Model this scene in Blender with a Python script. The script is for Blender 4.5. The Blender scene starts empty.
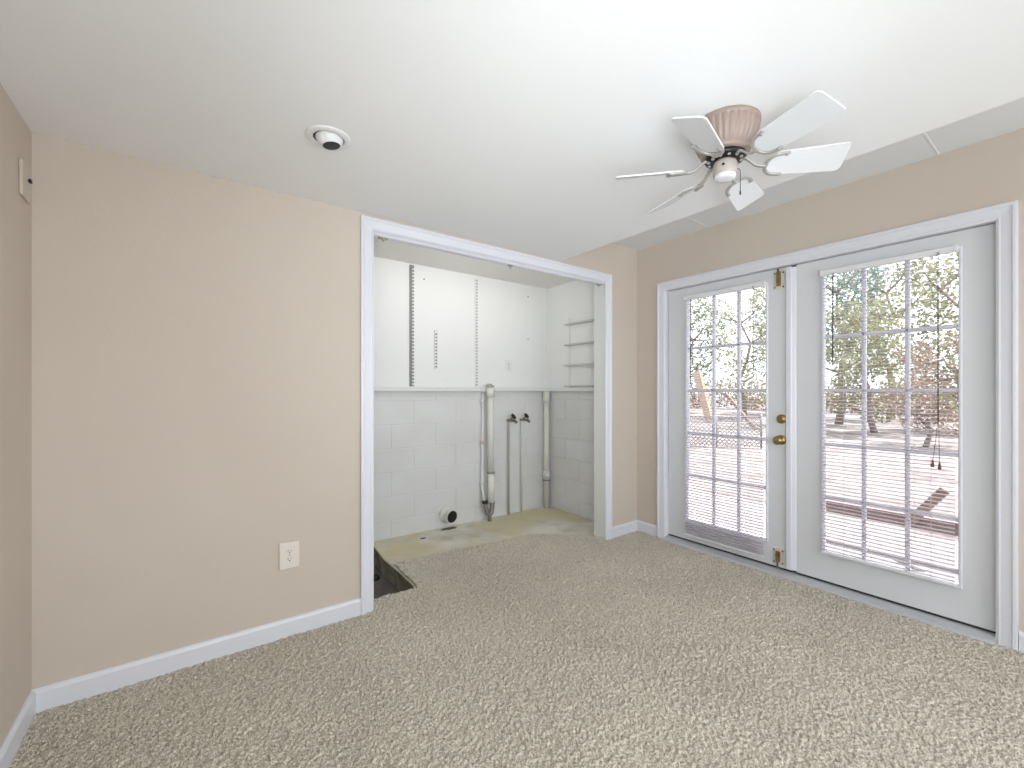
import bpy, bmesh, math, random
import numpy as np
from mathutils import Vector, Matrix

C = bpy.context.scene.collection
SC = bpy.context.scene
PI = math.pi

# ------------------------------------------------------------------ camera
cam_d = bpy.data.cameras.new('camera')
cam = bpy.data.objects.new('camera', cam_d)
C.objects.link(cam)
cam.location = (0, 0, 1.22)
cam.rotation_euler = (PI / 2, 0, -math.radians(36.433))
cam_d.sensor_fit = 'HORIZONTAL'
cam_d.sensor_width = 36.0
cam_d.lens = 36.0 * 431.36 / 1024.0
cam_d.shift_x = 0.0
cam_d.shift_y = (391.117 - 384.0) / 1024.0
cam_d.clip_start = 0.02
cam_d.clip_end = 300
SC.camera = cam

# ------------------------------------------------------------------ view, world, sun, lamps
SC.view_settings.view_transform = 'Standard'
SC.view_settings.look = 'None'
SC.view_settings.gamma = 1.0
SC.view_settings.use_curve_mapping = False
SC.view_settings.exposure = 0.0

W = bpy.data.worlds.new('sky')
SC.world = W
W.use_nodes = True
nt = W.node_tree
bg = nt.nodes['Background']
bg.inputs['Color'].default_value = (0.90, 0.955, 1.0, 1)
bg.inputs['Strength'].default_value = 2.9

sun_d = bpy.data.lights.new('sun', 'SUN')
sun_d.energy = 18.0
sun_d.angle = math.radians(2)
sun_d.color = (1.0, 0.965, 0.91)
sun = bpy.data.objects.new('sun', sun_d)
C.objects.link(sun)
sun.rotation_euler = Vector((-0.42, 0.14, -0.90)).to_track_quat('-Z', 'Y').to_euler()


def area(name, loc, direction, sx, sy, energy, color):
    d = bpy.data.lights.new(name, 'AREA')
    d.shape = 'RECTANGLE'
    d.size = sx
    d.size_y = sy
    d.energy = energy
    d.color = color
    o = bpy.data.objects.new(name, d)
    C.objects.link(o)
    o.location = loc
    o.rotation_euler = Vector(direction).to_track_quat('-Z', 'Y').to_euler()
    return o


# fill lamps added at two made-up windows behind the camera
area('rear_fill', (1.35, -2.985, 1.35), (0, 1, 0), 2.3, 1.3, 58, (0.85, 0.94, 1.0))
area('side_fill', (-0.485, -1.55, 1.35), (1, 0, 0), 1.7, 1.3, 3, (0.85, 0.94, 1.0))
# unseen fill lamps added beside and behind the camera to brighten ceiling and walls
area('front_fill', (0.1, -0.5, 1.0), (0.55, 0.7, 0.6), 1.0, 0.8, 15, (0.85, 0.94, 1.0))
fl = area('far_fill', (-0.1, -0.35, 1.15), (2.2, 2.4, 1.0), 0.6, 0.6, 6.4, (0.87, 0.95, 1.0))
fl.data.spread = math.radians(75)
area('right_fill', (2.9, -1.3, 1.3), (-1, 0.25, 0.25), 1.2, 1.2, 11, (0.85, 0.94, 1.0))  # added fill lamp aimed at the left wall and ceiling, no real source
# lamp on the closet ceiling, behind the header
area('closet_lamp', (1.78, 2.60, 2.205), (0, 1, -0.30), 1.3, 0.08, 3.9, (0.985, 0.97, 0.975))
for y in (1.64, 0.71):        # sky portals in the two glazed doors
    pt = area('door_sky_portal', (3.24, y, 1.06), (-1, 0, 0), 0.62, 1.74, 1, (1, 1, 1))
    pt.rotation_euler = Matrix(((0, 0, 1), (1, 0, 0), (0, 1, 0))).to_euler()
    pt.data.cycles.is_portal = True

# ------------------------------------------------------------------ room measures (metres)
XL, XR, YB, YR = -0.493, 3.126, 2.391, -3.0
ZC, ZC2, XE = 2.198, 2.453, 2.222
YC = 2.514            # closet side of the wall with the opening
YCB = 3.50            # closet back wall
XCR, XCL = 3.05, 0.52  # closet side walls
OX0, OX1, OZ = 0.80, 2.722, 2.108   # closet opening
DY0, DY1, DZ = 0.288, 2.106, 2.044  # door opening
XD = 3.156            # inner face of the doors
GZ = -0.15            # ground outside


# ------------------------------------------------------------------ materials
def lin(r, g, b):
    f = lambda c: (c / 255 / 12.92) if c / 255 <= 0.04045 else ((c / 255 + 0.055) / 1.055) ** 2.4
    return (f(r), f(g), f(b), 1)


def mat(name, rgb, rough=0.5, metal=0.0, spec=0.5, bump=None, var=None, trans=0.0):
    """rgb in sRGB 0..255; bump = (scale, strength, distance); var = (scale, other rgb, contrast)"""
    m = bpy.data.materials.new(name)
    m.use_nodes = True
    n, l = m.node_tree.nodes, m.node_tree.links
    p = n['Principled BSDF']
    p.inputs['Base Color'].default_value = lin(*rgb)
    p.inputs['Roughness'].default_value = rough
    p.inputs['Metallic'].default_value = metal
    p.inputs['Specular IOR Level'].default_value = spec
    tc = n.new('ShaderNodeTexCoord')
    if bump:
        t = n.new('ShaderNodeTexNoise')
        t.inputs['Scale'].default_value = bump[0]
        t.inputs['Detail'].default_value = 4
        b = n.new('ShaderNodeBump')
        b.inputs['Strength'].default_value = bump[1]
        b.inputs['Distance'].default_value = bump[2]
        l.new(tc.outputs['Object'], t.inputs['Vector'])
        l.new(t.outputs['Fac'], b.inputs['Height'])
        l.new(b.outputs['Normal'], p.inputs['Normal'])
    if var:
        t = n.new('ShaderNodeTexNoise')
        t.inputs['Scale'].default_value = var[0]
        t.inputs['Detail'].default_value = 5
        r = n.new('ShaderNodeValToRGB')
        c = var[2]
        r.color_ramp.elements[0].position = 0.5 - c
        r.color_ramp.elements[1].position = 0.5 + c
        r.color_ramp.elements[0].color = lin(*rgb)
        r.color_ramp.elements[1].color = lin(*var[1])
        l.new(tc.outputs['Object'], t.inputs['Vector'])
        l.new(t.outputs['Fac'], r.inputs['Fac'])
        l.new(r.outputs['Color'], p.inputs['Base Color'])
    if trans:
        tr = n.new('ShaderNodeBsdfTranslucent')
        tr.inputs['Color'].default_value = lin(*rgb)
        mx = n.new('ShaderNodeMixShader')
        mx.inputs['Fac'].default_value = trans
        l.new(p.outputs['BSDF'], mx.inputs[1])
        l.new(tr.outputs['BSDF'], mx.inputs[2])
        l.new(mx.outputs['Shader'], n['Material Output'].inputs['Surface'])
    return m


M = {}
M['beige'] = mat('beige wall paint', (209, 197, 184), 0.75, spec=0.25, bump=(140, 0.35, 0.002), var=(1.3, (206, 193, 180), 0.2))
M['ceiling'] = mat('white ceiling paint', (243, 243, 244), 0.85, spec=0.2, bump=(90, 0.3, 0.002))
M['ceiling2'] = mat('white ceiling panel', (232, 233, 235), 0.6, spec=0.3, bump=(60, 0.15, 0.001))
M['trim'] = mat('white trim paint', (226, 226, 233), 0.35, spec=0.5)
M['door'] = mat('white door paint', (219, 220, 223), 0.45, spec=0.4, bump=(200, 0.1, 0.001))
M['closet'] = mat('closet white paint', (237, 237, 235), 0.5, spec=0.3, bump=(25, 0.15, 0.002))
M['closet_ceiling'] = mat('closet ceiling board', (238, 236, 231), 0.6, spec=0.3)
M['block'] = mat('painted block', (226, 226, 226), 0.4, spec=0.45, bump=(70, 0.35, 0.002), var=(3, (219, 218, 215), 0.2))
M['plastic'] = mat('white plastic', (230, 230, 230), 0.35)
M['ivoryplate'] = mat('ivory plastic plate', (232, 222, 212), 0.4)
M['clip'] = mat('faded pink clip', (206, 186, 178), 0.5)
M['pvc'] = mat('white pvc', (228, 226, 218), 0.4, bump=(20, 0.1, 0.002))
M['ivory'] = mat('ivory painted metal', (214, 208, 190), 0.4)
M['brass'] = mat('brass', (172, 144, 92), 0.28, metal=1.0)
M['dullbrass'] = mat('dull brass', (128, 118, 100), 0.5, metal=0.6)
M['black'] = mat('black', (16, 16, 17), 0.4)
M['dark'] = mat('dark slot', (45, 43, 42), 0.7)
M['grey'] = mat('grey galvanised', (140, 138, 134), 0.45, metal=0.5)
M['greyarm'] = mat('satin pewter', (176, 172, 168), 0.4, metal=0.35)
M['fanbody'] = mat('pinkish beige fan body', (152, 133, 123), 0.35, spec=0.5)
M['switch'] = mat('taupe switch housing', (178, 167, 160), 0.45)
M['blade'] = mat('white fan blade', (224, 225, 228), 0.4, spec=0.4)
M['bladeedge'] = mat('white shelf metal', (228, 228, 226), 0.4)
M['shelfgrey'] = mat('grey shelf enamel', (176, 175, 168), 0.5)
M['slat'] = mat('white blind slat', (240, 234, 240), 0.4, trans=0.5)
M['cord'] = mat('dark cord', (64, 52, 46), 0.7)
M['cordw'] = mat('white cord', (222, 214, 214), 0.7)
M['tassel'] = mat('brown tassel', (92, 62, 44), 0.5)
M['wand'] = mat('smoky wand', (58, 48, 46), 0.3)
M['alu'] = mat('threshold aluminium', (205, 205, 208), 0.35, metal=0.4)
M['wood_rail'] = mat('weathered brown timber', (122, 104, 100), 0.7, var=(9, (102, 86, 84), 0.2), bump=(40, 0.3, 0.004))
M['wood_tan'] = mat('tan timber', (172, 152, 134), 0.7, var=(6, (152, 132, 114), 0.2), bump=(40, 0.3, 0.004))
M['wood_brown'] = mat('brown timber', (134, 112, 100), 0.7, var=(6, (114, 94, 84), 0.2), bump=(40, 0.3, 0.004))
M['patio'] = mat('patio concrete', (128, 122, 120), 0.85, var=(4, (116, 110, 110), 0.25), bump=(60, 0.3, 0.004))
M['bark'] = mat('bark', (140, 128, 118), 0.9, var=(12, (116, 104, 96), 0.2), bump=(30, 0.6, 0.02))
M['wire'] = mat('fence wire', (120, 116, 122), 0.5, metal=0.4)
M['outwall'] = mat('outside wall', (214, 208, 198), 0.8)
for k, a, b in (('leaf_green', (122, 132, 100), (94, 104, 76)), ('leaf_olive', (142, 142, 108), (112, 112, 82)),
                ('leaf_blue', (118, 136, 124), (92, 110, 102)), ('leaf_rust', (138, 120, 106), (112, 96, 84))):
    M[k] = mat(k, a, 0.6, var=(1.5, b, 0.15), trans=0.3)


def carpet_mat():
    m = bpy.data.materials.new('speckled beige carpet')
    m.use_nodes = True
    n, l = m.node_tree.nodes, m.node_tree.links
    p = n['Principled BSDF']
    p.inputs['Roughness'].default_value = 0.95
    p.inputs['Specular IOR Level'].default_value = 0.05
    p.inputs['Sheen Weight'].default_value = 0.15
    tc = n.new('ShaderNodeTexCoord')
    t = n.new('ShaderNodeTexNoise')
    t.inputs['Scale'].default_value = 200
    t.inputs['Detail'].default_value = 3
    r = n.new('ShaderNodeValToRGB')
    r.color_ramp.elements[0].position = 0.36
    r.color_ramp.elements[1].position = 0.56
    r.color_ramp.elements[0].color = lin(166, 155, 137)
    r.color_ramp.elements[1].color = lin(238, 229, 212)
    t2 = n.new('ShaderNodeTexNoise')          # worn, slightly soiled lanes
    t2.inputs['Scale'].default_value = 1.6
    t2.inputs['Detail'].default_value = 3
    r2 = n.new('ShaderNodeValToRGB')
    r2.color_ramp.elements[0].position = 0.3
    r2.color_ramp.elements[1].position = 0.7
    r2.color_ramp.elements[0].color = (0.86, 0.86, 0.86, 1)
    r2.color_ramp.elements[1].color = (1, 1, 1, 1)
    mx = n.new('ShaderNodeMix')
    mx.data_type = 'RGBA'
    mx.blend_type = 'MULTIPLY'
    mx.inputs['Factor'].default_value = 1.0
    l.new(tc.outputs['Object'], t.inputs['Vector'])
    l.new(tc.outputs['Object'], t2.inputs['Vector'])
    l.new(t.outputs['Fac'], r.inputs['Fac'])
    l.new(t2.outputs['Fac'], r2.inputs['Fac'])
    l.new(r.outputs['Color'], mx.inputs['A'])
    l.new(r2.outputs['Color'], mx.inputs['B'])
    l.new(mx.outputs['Result'], p.inputs['Base Color'])
    b = n.new('ShaderNodeBump')
    b.inputs['Strength'].default_value = 0.8
    b.inputs['Distance'].default_value = 0.004
    t3 = n.new('ShaderNodeTexNoise')
    t3.inputs['Scale'].default_value = 260
    t3.inputs['Detail'].default_value = 2
    l.new(tc.outputs['Object'], t3.inputs['Vector'])
    l.new(t3.outputs['Fac'], b.inputs['Height'])
    l.new(b.outputs['Normal'], p.inputs['Normal'])
    return m


def blend_mat(name, c0, c1, c2, s1, s2, rough=0.9, bump=(30, 0.5, 0.01)):
    """three-colour blotchy surface"""
    m = mat(name, c0, rough, spec=0.2, bump=bump)
    n, l = m.node_tree.nodes, m.node_tree.links
    tc = n.new('ShaderNodeTexCoord')
    outs = []
    for s in (s1, s2):
        t = n.new('ShaderNodeTexNoise')
        t.inputs['Scale'].default_value = s
        t.inputs['Detail'].default_value = 6
        r = n.new('ShaderNodeValToRGB')
        r.color_ramp.elements[0].position = 0.42
        r.color_ramp.elements[1].position = 0.62
        l.new(tc.outputs['Object'], t.inputs['Vector'])
        l.new(t.outputs['Fac'], r.inputs['Fac'])
        outs.append(r.outputs['Color'])
    a = n.new('ShaderNodeMix')
    a.data_type = 'RGBA'
    a.inputs['A'].default_value = lin(*c0)
    a.inputs['B'].default_value = lin(*c1)
    l.new(outs[0], a.inputs['Factor'])
    b = n.new('ShaderNodeMix')
    b.data_type = 'RGBA'
    b.inputs['B'].default_value = lin(*c2)
    l.new(a.outputs['Result'], b.inputs['A'])
    l.new(outs[1], b.inputs['Factor'])
    l.new(b.outputs['Result'], n['Principled BSDF'].inputs['Base Color'])
    return m


M['carpet'] = carpet_mat()
M['slab'] = blend_mat('stained bare concrete', (232, 228, 218), (200, 193, 174), (220, 208, 172), 3.0, 1.7, 0.85, (50, 0.4, 0.004))
M['dirt'] = blend_mat('dusty pit concrete', (228, 210, 178), (150, 134, 112), (200, 182, 152), 9, 4, 0.95, (40, 0.8, 0.01))
M['slabside'] = blend_mat('raw slab edge', (164, 155, 138), (124, 116, 100), (146, 136, 118), 9, 3, 0.95, (30, 0.8, 0.01))
M['ground'] = blend_mat('leaf-strewn ground', (114, 107, 106), (94, 86, 86), (124, 118, 114), 0.9, 2.7, 0.95, (8, 0.5, 0.05))


def glass_mat():
    m = bpy.data.materials.new('clear window glass')
    m.use_nodes = True
    n, l = m.node_tree.nodes, m.node_tree.links
    n.remove(n['Principled BSDF'])
    tr = n.new('ShaderNodeBsdfTransparent')
    tr.inputs['Color'].default_value = (0.97, 0.97, 0.98, 1)
    gl = n.new('ShaderNodeBsdfGlossy')
    gl.inputs['Roughness'].default_value = 0.02
    fr = n.new('ShaderNodeFresnel')
    fr.inputs['IOR'].default_value = 1.3
    mx = n.new('ShaderNodeMixShader')
    l.new(fr.outputs['Fac'], mx.inputs['Fac'])
    l.new(tr.outputs['BSDF'], mx.inputs[1])
    l.new(gl.outputs['BSDF'], mx.inputs[2])
    l.new(mx.outputs['Shader'], n['Material Output'].inputs['Surface'])
    return m


M['glass'] = glass_mat()


# ------------------------------------------------------------------ mesh helpers
class MB:
    def __init__(self):
        self.v, self.f, self.s = [], [], []

    def add(self, vs, fs, smooth=False, mtx=None):
        o = len(self.v)
        for p in vs:
            p = Vector(p)
            self.v.append(tuple(mtx @ p) if mtx else tuple(p))
        for q in fs:
            self.f.append(tuple(i + o for i in q))
            self.s.append(smooth)
        return self

    def box(self, x0, x1, y0, y1, z0, z1, mtx=None):
        x0, x1 = min(x0, x1), max(x0, x1)
        y0, y1 = min(y0, y1), max(y0, y1)
        z0, z1 = min(z0, z1), max(z0, z1)
        vs = [(x0, y0, z0), (x1, y0, z0), (x1, y1, z0), (x0, y1, z0), (x0, y0, z1), (x1, y0, z1), (x1, y1, z1), (x0, y1, z1)]
        return self.add(vs, [(0, 3, 2, 1), (4, 5, 6, 7), (0, 1, 5, 4), (1, 2, 6, 5), (2, 3, 7, 6), (3, 0, 4, 7)], False, mtx)

    def loft(self, rings, smooth=False, caps=True, closed=True, mtx=None):
        n = len(rings[0])
        vs = [p for r in rings for p in r]
        fs = []
        for i in range(len(rings) - 1):
            for j in range(n if closed else n - 1):
                k = (j + 1) % n
                fs.append((i * n + j, i * n + k, (i + 1) * n + k, (i + 1) * n + j))
        self.add(vs, fs, smooth, mtx)
        if caps:
            self.add(rings[0], [tuple(reversed(range(n)))], False, mtx)
            self.add(rings[-1], [tuple(range(n))], False, mtx)
        return self

    def tube(self, pts, r, seg=12, caps=True):
        pts = [Vector(p) for p in pts]
        rings = []
        up = None
        for i, p in enumerate(pts):
            d = (pts[min(i + 1, len(pts) - 1)] - pts[max(i - 1, 0)]).normalized()
            if up is None:
                up = Vector((0, 0, 1)) if abs(d.z) < 0.9 else Vector((1, 0, 0))
            a = d.cross(up).normalized()
            up = a.cross(d).normalized()
            rr = r[i] if isinstance(r, (list, tuple)) else r
            rings.append([p + (a * math.cos(t) + up * math.sin(t)) * rr for t in [2 * PI * k / seg for k in range(seg)]])
        return self.loft(rings, True, caps)

    def lathe(self, prof, mtx, seg=32, mod=None, smooth=True):
        """profile [(radius, height)] turned about local Z"""
        rings = []
        for r, z in prof:
            ring = []
            for k in range(seg):
                t = 2 * PI * k / seg
                rr = r * (mod(t, z) if mod else 1)
                ring.append((rr * math.cos(t), rr * math.sin(t), z))
            rings.append(ring)
        return self.loft(rings, smooth, True, True, mtx)

    def build(self, name, material, parent=None, origin=None, bevel=0.0, seg=2):
        m = bpy.data.meshes.new(name)
        off = Vector(origin) if origin is not None else (world_loc(parent) if parent else Vector((0, 0, 0)))
        m.from_pydata([tuple(Vector(p) - off) for p in self.v], [], self.f)
        m.polygons.foreach_set('use_smooth', self.s)
        bm = bmesh.new()
        bm.from_mesh(m)
        bmesh.ops.remove_doubles(bm, verts=bm.verts, dist=1e-6)
        bmesh.ops.recalc_face_normals(bm, faces=bm.faces)
        bm.to_mesh(m)
        bm.free()
        m.materials.append(material)
        o = bpy.data.objects.new(name, m)
        C.objects.link(o)
        if parent:
            o.parent = parent
            if origin is not None:
                o.location = off - world_loc(parent)
        else:
            o.location = off
        if bevel:
            b = o.modifiers.new('edge', 'BEVEL')
            b.width = bevel
            b.segments = seg
            b.limit_method = 'ANGLE'
            b.angle_limit = math.radians(40)
        return o


def world_loc(o):
    p = Vector((0, 0, 0))
    while o:
        p += o.location
        o = o.parent
    return p


def tag(o, label=None, cat=None, group=None, kind=None):
    if label:
        o['label'] = label
    if cat:
        o['category'] = cat
    if group:
        o['group'] = group
    if kind:
        o['kind'] = kind
    return o


def empty(name, loc, label, cat, group=None, kind=None):
    o = bpy.data.objects.new(name, None)
    o.empty_display_size = 0.05
    C.objects.link(o)
    o.location = loc
    return tag(o, label, cat, group, kind)


def T(x, y, z):
    return Matrix.Translation((x, y, z))


def facing(loc, d):
    """local Z turned to direction d at loc"""
    return T(*loc) @ Vector(d).to_track_quat('Z', 'Y').to_matrix().to_4x4()


# ------------------------------------------------------------------ floor: real carpet pile on a fine grid
def value_noise(nx, ny, cell, rng):
    """smooth random field on an nx x ny grid with features of `cell` samples"""
    gx, gy = int(nx / cell) + 3, int(ny / cell) + 3
    g = rng.random((gy, gx))
    xs, ys = np.arange(nx) / cell, np.arange(ny) / cell
    xi, yi = xs.astype(int), ys.astype(int)
    fx, fy = xs - xi, ys - yi
    fx, fy = fx * fx * (3 - 2 * fx), (fy * fy * (3 - 2 * fy))[:, None]
    a = g[np.ix_(yi, xi)] * (1 - fx) + g[np.ix_(yi, xi + 1)] * fx
    b = g[np.ix_(yi + 1, xi)] * (1 - fx) + g[np.ix_(yi + 1, xi + 1)] * fx
    return a * (1 - fy) + b * fy


def carpet():
    st = 0.004
    x0, x1, y0, y1 = XL, XR, -0.35, 3.0
    nx, ny = int((x1 - x0) / st) + 1, int((y1 - y0) / st) + 1
    rng = np.random.default_rng(4)
    xs, ys = np.linspace(x0, x1, nx), np.linspace(y0, y1, ny)
    X, Y = np.meshgrid(xs, ys)
    h = value_noise(nx, ny, 1.35, rng) * 0.6 + value_noise(nx, ny, 2.3, rng) * 0.4 + rng.random((ny, nx)) * 0.15
    h = np.clip((h - 0.33) / 0.5, 0, 1) ** 0.8
    Z = -0.004 + 0.012 * h + 0.004 * (value_noise(nx, ny, 60, rng) - 0.5)
    X = X + (rng.random((ny, nx)) - 0.5) * st * 0.7
    Y = Y + (rng.random((ny, nx)) - 0.5) * st * 0.7
    fray = (value_noise(nx, ny, 5, rng) - 0.5) * 0.02

    def far_edge(x):                    # carpet ends on the slab inside the closet
        return np.interp(x, [1.13, 1.16, 1.41, 2.30, 2.40, 2.72], [2.97, 2.965, 2.935, 2.872, 2.79, 2.53])
    inside = (Y < YB) | ((X > OX0 - 0.01) & (X < OX1 + 0.01) & (Y < np.where(X < 1.124 + fray * 0.5 + np.clip(Y - 2.6, 0, 1) * 0.03, 2.515, far_edge(X)) + fray))
    ok = inside[:-1, :-1] & inside[1:, :-1] & inside[:-1, 1:] & inside[1:, 1:]
    jj, ii = np.nonzero(ok)
    a = jj * nx + ii
    quads = np.stack([a, a + 1, a + nx + 1, a + nx], 1)
    used = np.unique(quads)
    remap = np.full(nx * ny, -1)
    remap[used] = np.arange(len(used))
    quads = remap[quads]
    co = np.stack([X.ravel(), Y.ravel(), Z.ravel()], 1)[used]
    m = bpy.data.meshes.new('floor')
    m.vertices.add(len(co))
    m.vertices.foreach_set('co', co.astype(np.float32).ravel())
    m.loops.add(quads.size)
    m.loops.foreach_set('vertex_index', quads.astype(np.int32).ravel())
    m.polygons.add(len(quads))
    m.polygons.foreach_set('loop_start', np.arange(0, quads.size, 4, dtype=np.int32))
    m.polygons.foreach_set('loop_total', np.full(len(quads), 4, dtype=np.int32))
    m.polygons.foreach_set('use_smooth', np.ones(len(quads), dtype=bool))
    m.update(calc_edges=True)
    # the part of the room behind the camera: plain sheet of the same carpet
    m.materials.append(M['carpet'])
    o = bpy.data.objects.new('floor', m)
    C.objects.link(o)
    tag(o, 'speckled beige carpet running from the room into the closet', 'carpet', kind='structure')
    b = MB().box(XL, XR, YR, -0.34, -0.05, -0.004).build('floor_behind', M['carpet'])
    tag(b, 'plain carpeted floor of the room half behind the camera', 'carpet', kind='structure')
    s = MB().box(XL - 0.1, XR + 0.12, YR - 0.1, 2.47, -0.30, -0.02).build('floor_base', M['slabside'])
    tag(s, 'concrete floor base lying under the carpet', 'floor', kind='structure')


carpet()

# closet slab with its broken-off left edge, and the lower pit floor beside it
b = MB()
pts = [(1.118, 2.47), (1.128, 2.8), (1.122, 3.1), (1.15, 3.4), (1.155, YCB), (XCR, YCB), (XCR, 2.47)]
rings = [[(x, y, -0.30) for x, y in pts], [(x + (0.012 if x < 1.2 else 0), y, -0.10) for x, y in pts], [(x, y, -0.018) for x, y in pts], [(x + (0.006 if x < 1.2 else 0), y, -0.010) for x, y in pts]]
b.loft(rings)
closet_slab = tag(b.build('floor_slab', M['slab']), 'stained bare concrete slab along the closet back wall', 'concrete slab', kind='structure')
closet_slab.data.materials.append(M['slabside'])
for pl in closet_slab.data.polygons:
    if pl.normal.z < 0.5:
        pl.material_index = 1
tag(MB().box(XCL, 1.15, 2.45, YCB, -0.30, -0.165).build('floor_pit', M['dirt']), 'dusty sunken floor of the pit at the left of the closet', 'pit floor', kind='structure')
# rubble lying in the pit
rnd = random.Random(3)
for i, (x, y, r, lab) in enumerate(((1.06, 3.12, 0.035, 'dark lump of rubble in the closet pit beside the slab edge'),
                                    (1.00, 3.24, 0.028, 'small dark lump of rubble deep in the closet pit'))):
    b = MB()
    rings = []
    for k in range(6):
        ph = -PI / 2 + PI * k / 5
        rings.append([(x + r * max(0.05, math.cos(ph)) * math.cos(t) * rnd.uniform(0.8, 1.2), y + r * max(0.05, math.cos(ph)) * math.sin(t) * rnd.uniform(0.8, 1.2), -0.165 + r * 0.75 + r * 0.78 * math.sin(ph)) for t in [2 * PI * j / 9 for j in range(9)]])
    b.loft(rings)
    tag(b.build('rubble_lump', M['dark'], origin=(x, y, -0.165)), lab, 'rubble', 'rubble in the closet pit')

# ------------------------------------------------------------------ walls and ceilings
top = 2.62
b = MB().box(XL - 0.12, OX0 - 0.012, YB, YC, -0.3, top).box(OX1 + 0.012, XR + 0.12, YB, YC, -0.3, top).box(OX0 - 0.012, OX1 + 0.012, YB, YC, OZ + 0.03, top)
tag(b.build('wall_back', M['beige']), 'beige painted wall with the wide closet opening', 'wall', kind='structure')
b = MB().box(XR, XR + 0.12, YR - 0.12, DY0 - 0.012, -0.3, top).box(XR, XR + 0.12, DY1 + 0.012, YB, -0.3, top).box(XR, XR + 0.12, DY0 - 0.012, DY1 + 0.012, DZ + 0.012, top)
tag(b.build('wall_right', M['beige']), 'beige painted wall with the pair of glazed doors', 'wall', kind='structure')
b = MB().box(XL - 0.12, XL, -0.68, YB, -0.3, top).box(XL - 0.12, XL, YR - 0.12, -2.42, -0.3, top).box(XL - 0.12, XL, -2.42, -0.68, -0.3, 0.68).box(XL - 0.12, XL, -2.42, -0.68, 2.02, top)
tag(b.build('wall_left', M['beige']), 'narrow strip of beige wall at the left edge of the photo', 'wall', kind='structure')
b = MB().box(XL, 0.18, YR - 0.12, YR, -0.3, top).box(2.52, XR, YR - 0.12, YR, -0.3, top).box(0.18, 2.52, YR - 0.12, YR, -0.3, 0.68).box(0.18, 2.52, YR - 0.12, YR, 2.02, top)
tag(b.build('wall_rear', M['beige']), 'beige wall behind the camera with an opening for the added window', 'wall', kind='structure')


def sash(name, axis, a0, a1, z0, z1, d, lab):
    w = empty(name, (d, (a0 + a1) / 2, z0) if axis == 'Y' else ((a0 + a1) / 2, d, z0), lab, 'window', kind='structure')
    fr, gl = MB(), MB()
    cells = [(a0, a0 + 0.05, z0, z1), (a1 - 0.05, a1, z0, z1), (a0, a1, z0, z0 + 0.05), (a0, a1, z1 - 0.05, z1), ((a0 + a1) / 2 - 0.025, (a0 + a1) / 2 + 0.025, z0, z1)]
    for p, q, r, s in cells:
        fr.box(d - 0.02, d + 0.02, p, q, r, s) if axis == 'Y' else fr.box(p, q, d - 0.02, d + 0.02, r, s)
    gl.box(d - 0.003, d + 0.003, a0 + 0.04, a1 - 0.04, z0 + 0.04, z1 - 0.04) if axis == 'Y' else gl.box(a0 + 0.04, a1 - 0.04, d - 0.003, d + 0.003, z0 + 0.04, z1 - 0.04)
    fr.build('window_frame', M['trim'], w)
    gl.build('glass_pane', M['glass'], w)


sash('window_1', 'X', 0.18, 2.52, 0.68, 2.02, YR - 0.06, 'wide unseen window added behind the camera for fill light')  # made-up window, added to carry the rear fill lamp
sash('window_2', 'Y', -2.42, -0.68, 0.68, 2.02, XL - 0.06, 'unseen window added in the left wall for fill light')  # made-up window, added to carry the side fill lamp

tag(MB().box(XL - 0.12, XE, YR - 0.12, YB + 0.01, ZC, top + 0.02).build('ceiling', M['ceiling']), 'smooth white lower ceiling carrying the fan', 'ceiling', kind='structure')
tag(MB().box(XE, XR + 0.12, YR - 0.12, YB + 0.01, ZC2, top + 0.02).build('ceiling_raised', M['ceiling2']), 'raised strip of white panelled ceiling above the doors', 'ceiling', kind='structure')
n_t = 0
for y in (0.489, 1.73, -0.75, -1.99):
    n_t += 1
    b = MB().loft([[(XE, y - 0.006, ZC2), (XE, y - 0.004, ZC2 - 0.002), (XE, y + 0.004, ZC2 - 0.002), (XE, y + 0.006, ZC2)],
                   [(XR, y - 0.006, ZC2), (XR, y - 0.004, ZC2 - 0.002), (XR, y + 0.004, ZC2 - 0.002), (XR, y + 0.006, ZC2)]])
    tag(b.build('trim_%d' % n_t, M['ceiling2']), {1: 'thin joint strip on the raised ceiling above the right door', 2: 'thin joint strip on the raised ceiling above the left door'}.get(n_t, 'thin joint strip on the raised ceiling behind the camera'), 'ceiling strip', kind='structure')

# closet shell: block wall below the ledge, smooth panel above it
ZL0, ZL1 = 1.218, 1.256


def block_wall(name, plane, u_off, u0, u1, lab):
    b = MB()
    zs = [-0.006, 0.135, 0.335, 0.535, 0.735, 0.935, 1.135, 1.218]
    if plane == 'Y':
        b.box(u0 - 0.1, u1 + 0.12, YCB + 0.004, YCB + 0.12, -0.3, ZL1)
        b.box(u0, u1, YCB, YCB + 0.02, -0.3, -0.006)
    else:
        b.box(XCR + 0.004, XCR + 0.076, YC, YCB, -0.3, ZL1)
    for r in range(len(zs) - 1):
        off = u_off + (0.205 if r % 2 else 0.0)
        u = off - 0.41 * math.ceil((off - u0) / 0.41)
        while u < u1:
            a, c = max(u, u0), min(u + 0.41, u1)
            u += 0.41
            if c - a < 0.01:
                continue
            g, t = 0.0025, 0.0035
            z0, z1 = zs[r] + (g if r else 0), zs[r + 1] - g
            a2, c2 = a + g, c - g
            if plane == 'Y':
                ring = lambda e, d: [(a2 + e, YCB + d, z0 + e), (c2 - e, YCB + d, z0 + e), (c2 - e, YCB + d, z1 - e), (a2 + e, YCB + d, z1 - e)]
            else:
                ring = lambda e, d: [(XCR + d, a2 + e, z0 + e), (XCR + d, c2 - e, z0 + e), (XCR + d, c2 - e, z1 - e), (XCR + d, a2 + e, z1 - e)]
            b.loft([ring(0, 0.006), ring(0, t - 0.002), ring(0.003, 0.0)])
    return tag(b.build(name, M['block']), lab, 'wall', kind='structure')


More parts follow.
